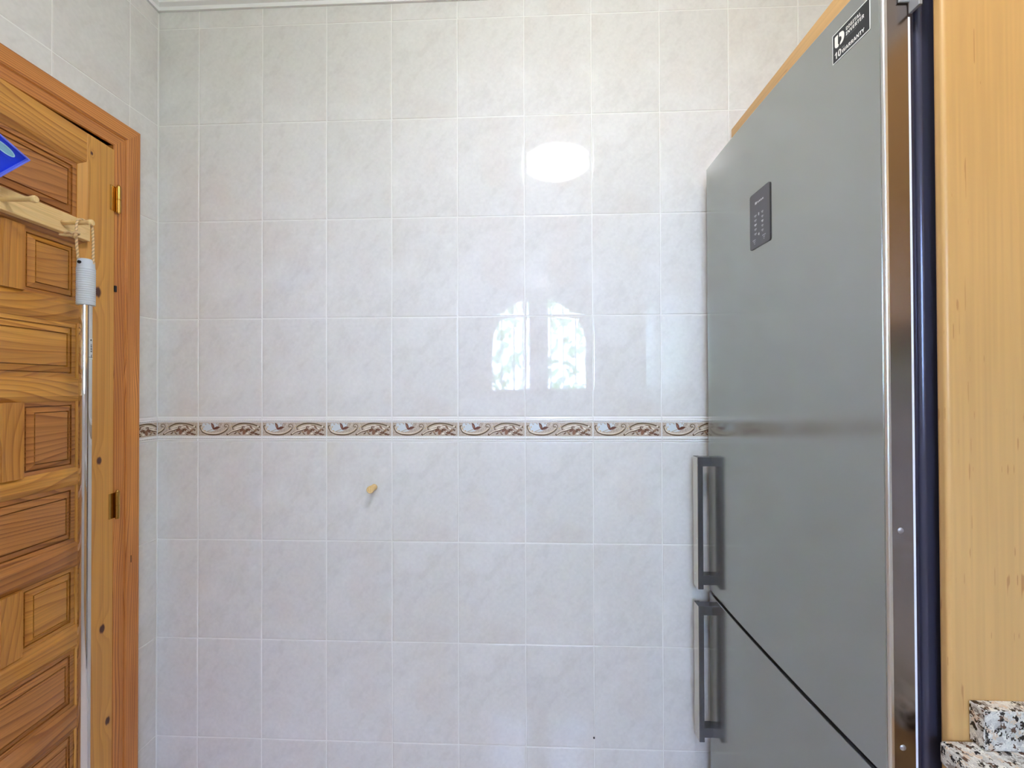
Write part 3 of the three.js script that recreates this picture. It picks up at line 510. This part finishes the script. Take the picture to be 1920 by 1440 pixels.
{ // wooden housing round the fridge
  const panel = (label, g) => { const t = thing('end_panel', label, 'panel'); part('board', g, M.maple, t); };
  panel('tall light maple end panel between the silver fridge and the granite worktop', metric(box(1.589, XR - 0.001, 0.0, 2.106, 0.638, 0.6545, 0.0055, 4), 'y', 0.03, 0.2));
  panel('maple panel hidden behind the far side of the silver fridge', metric(box(1.62, XR - 0.001, 0.0, 2.089, 0.010, 0.026, 0.001), 'y', 0.4, 0.7));
  const t = thing('top_fascia', 'light maple fascia board running above the top of the silver fridge', 'panel');
  part('fascia', metric(box(1.60, 1.618, 1.985, 2.106, 0.012, 0.6375, 0.004, 3), 'z', 0.2, 0.1), M.maple, t);
  part('top_board', metric(box(1.6185, XR - 0.001, 2.09, 2.106, 0.012, 0.6375), 'z', 0.2, 0.5), M.maple, t);
}
{ // granite worktop
  const t = thing('granite_worktop', 'speckled grey granite worktop with upstand against the maple panel', 'worktop');
  part('slab', faceUV(box(1.571, XR - 0.001, 0.842, 0.8745, 0.6555, ZF - 0.002, 0.006, 3), 0.07, 0.03), M.granite, t);
  part('upstand', faceUV(box(1.6125, XR - 0.001, 0.8747, 0.9285, 0.6547, 0.6755, 0.002), 0.11, 0.16), M.granite, t);
}
{ // base units under the worktop and wall units above it, only seen in reflections
  const carcass = (o, x, y0, y1, z0, z1) => part('carcass', metric(box(x + 0.02, XR - 0.001, y0, y1, z0, z1)), M.maple, o);
  const Z = [0.6565, 1.18, 1.69, ZF - 0.002], where = ['next to the fridge panel', 'in the middle of the run', 'under the window wall'];
  for (let k = 0; k < 3; k++) {
    const b = thing('base_cabinet', `maple base cabinet under the granite worktop, ${where[k]}`, 'cabinet'); carcass(b, 1.60, 0.0, 0.841, Z[k] + 0.001, Z[k + 1] - 0.001);
    const d = part('door', metric(box(1.598, 1.6185, 0.1, 0.835, Z[k] + 0.003, Z[k + 1] - 0.003, 0.004), 'y', k, 0.3), M.maple, b); part('handle', merge([cyl(0.005, 0.005, 0.12, 12).translate(1.58, 0.72, Z[k] + 0.05), box(1.58, 1.598, 0.665, 0.673, Z[k] + 0.046, Z[k] + 0.054), box(1.58, 1.598, 0.767, 0.775, Z[k] + 0.046, Z[k] + 0.054)]), M.chrome, d);
    const u = thing('wall_cabinet', `maple wall cabinet above the worktop, ${['next to the fridge panel', 'in the middle of the run', 'beside the window wall'][k]}`, 'cabinet'); carcass(u, 1.82, 1.49, 2.106, Z[k] + 0.001, Z[k + 1] - 0.001);
    const e = part('door', metric(box(1.818, 1.8385, 1.49, 2.104, Z[k] + 0.003, Z[k + 1] - 0.003, 0.004), 'y', k * 2, 0.1), M.maple, u); part('handle', merge([cyl(0.005, 0.005, 0.12, 12).translate(1.80, 1.58, Z[k] + 0.05), box(1.80, 1.818, 1.525, 1.533, Z[k] + 0.046, Z[k] + 0.054), box(1.80, 1.818, 1.627, 1.635, Z[k] + 0.046, Z[k] + 0.054)]), M.chrome, e);
  }
}
{ // ceiling lamp
  const t = thing('ceiling_lamp', 'round white glowing ceiling lamp mirrored in the glossy tiles', 'lamp'); t.position.set(LAMP.x, 0, LAMP.z);
  const r = LAMP.radius, y = 2.512;
  part('lamp_base', lathe([[0, YC], [r - 0.01, YC], [r - 0.008, YC - 0.046], [0, YC - 0.047]].reverse(), 48), M.white, t);
  const g = part('lamp_diffuser', lathe([[0, y], [r * 0.6, y + 0.002], [r * 0.9, y + 0.008], [r * 0.98, y + 0.018], [r, y + 0.026], [r - 0.003, y + 0.04], [0, y + 0.041]], 48), std({ color: 0xffffff, roughness: 0.5, emissive: LAMP.color, emissiveIntensity: LAMP.glow }), t);
  const l = new THREE.PointLight(LAMP.color, LAMP.intensity, 0, 2); l.position.set(LAMP.x, y + 0.03, LAMP.z); l.castShadow = true; l.shadow.radius = 2.5; l.shadow.bias = -0.0005; scene.add(l);
}
{ // outdoors, seen through the window and in reflections
  struct(part('ground', box(-8, 10, -0.3, -0.15, ZF + 0.25, 14), std({ color: srgb(120, 130, 90), roughness: 1 })), 'garden ground outside the window');
  const leaf = new THREE.PlaneGeometry(0.11, 0.06, 1, 1), n = 5200, h = new THREE.InstancedMesh(leaf, std({ color: srgb(150, 185, 110), roughness: 0.7 }), n), m4 = new THREE.Matrix4(), e = new THREE.Euler(), q = new THREE.Quaternion();
  for (let k = 0; k < n; k++) { const x = rr(-3, 5), z = 5.2 + rr(0, 0.9), y = rr(-0.15, 3.6 + 0.5 * Math.sin(x * 1.7) - 0.25 * Math.abs(x - 2)); e.set(rr(0, 6), rr(0, 6), rr(0, 6)); q.setFromEuler(e); const s = rr(0.8, 1.7); m4.compose(new THREE.Vector3(x, y, z), q, new THREE.Vector3(s, s, s)); h.setMatrixAt(k, m4); }
  h.name = 'hedge'; h.userData = { kind: 'stuff', label: 'loose green hedge in the garden outside the window', category: 'hedge' }; scene.add(h); h.castShadow = true;
}
scene.traverse((o) => { if (o.isMesh) { o.castShadow = true; o.receiveShadow = true; } });
renderer.render(scene, camera);
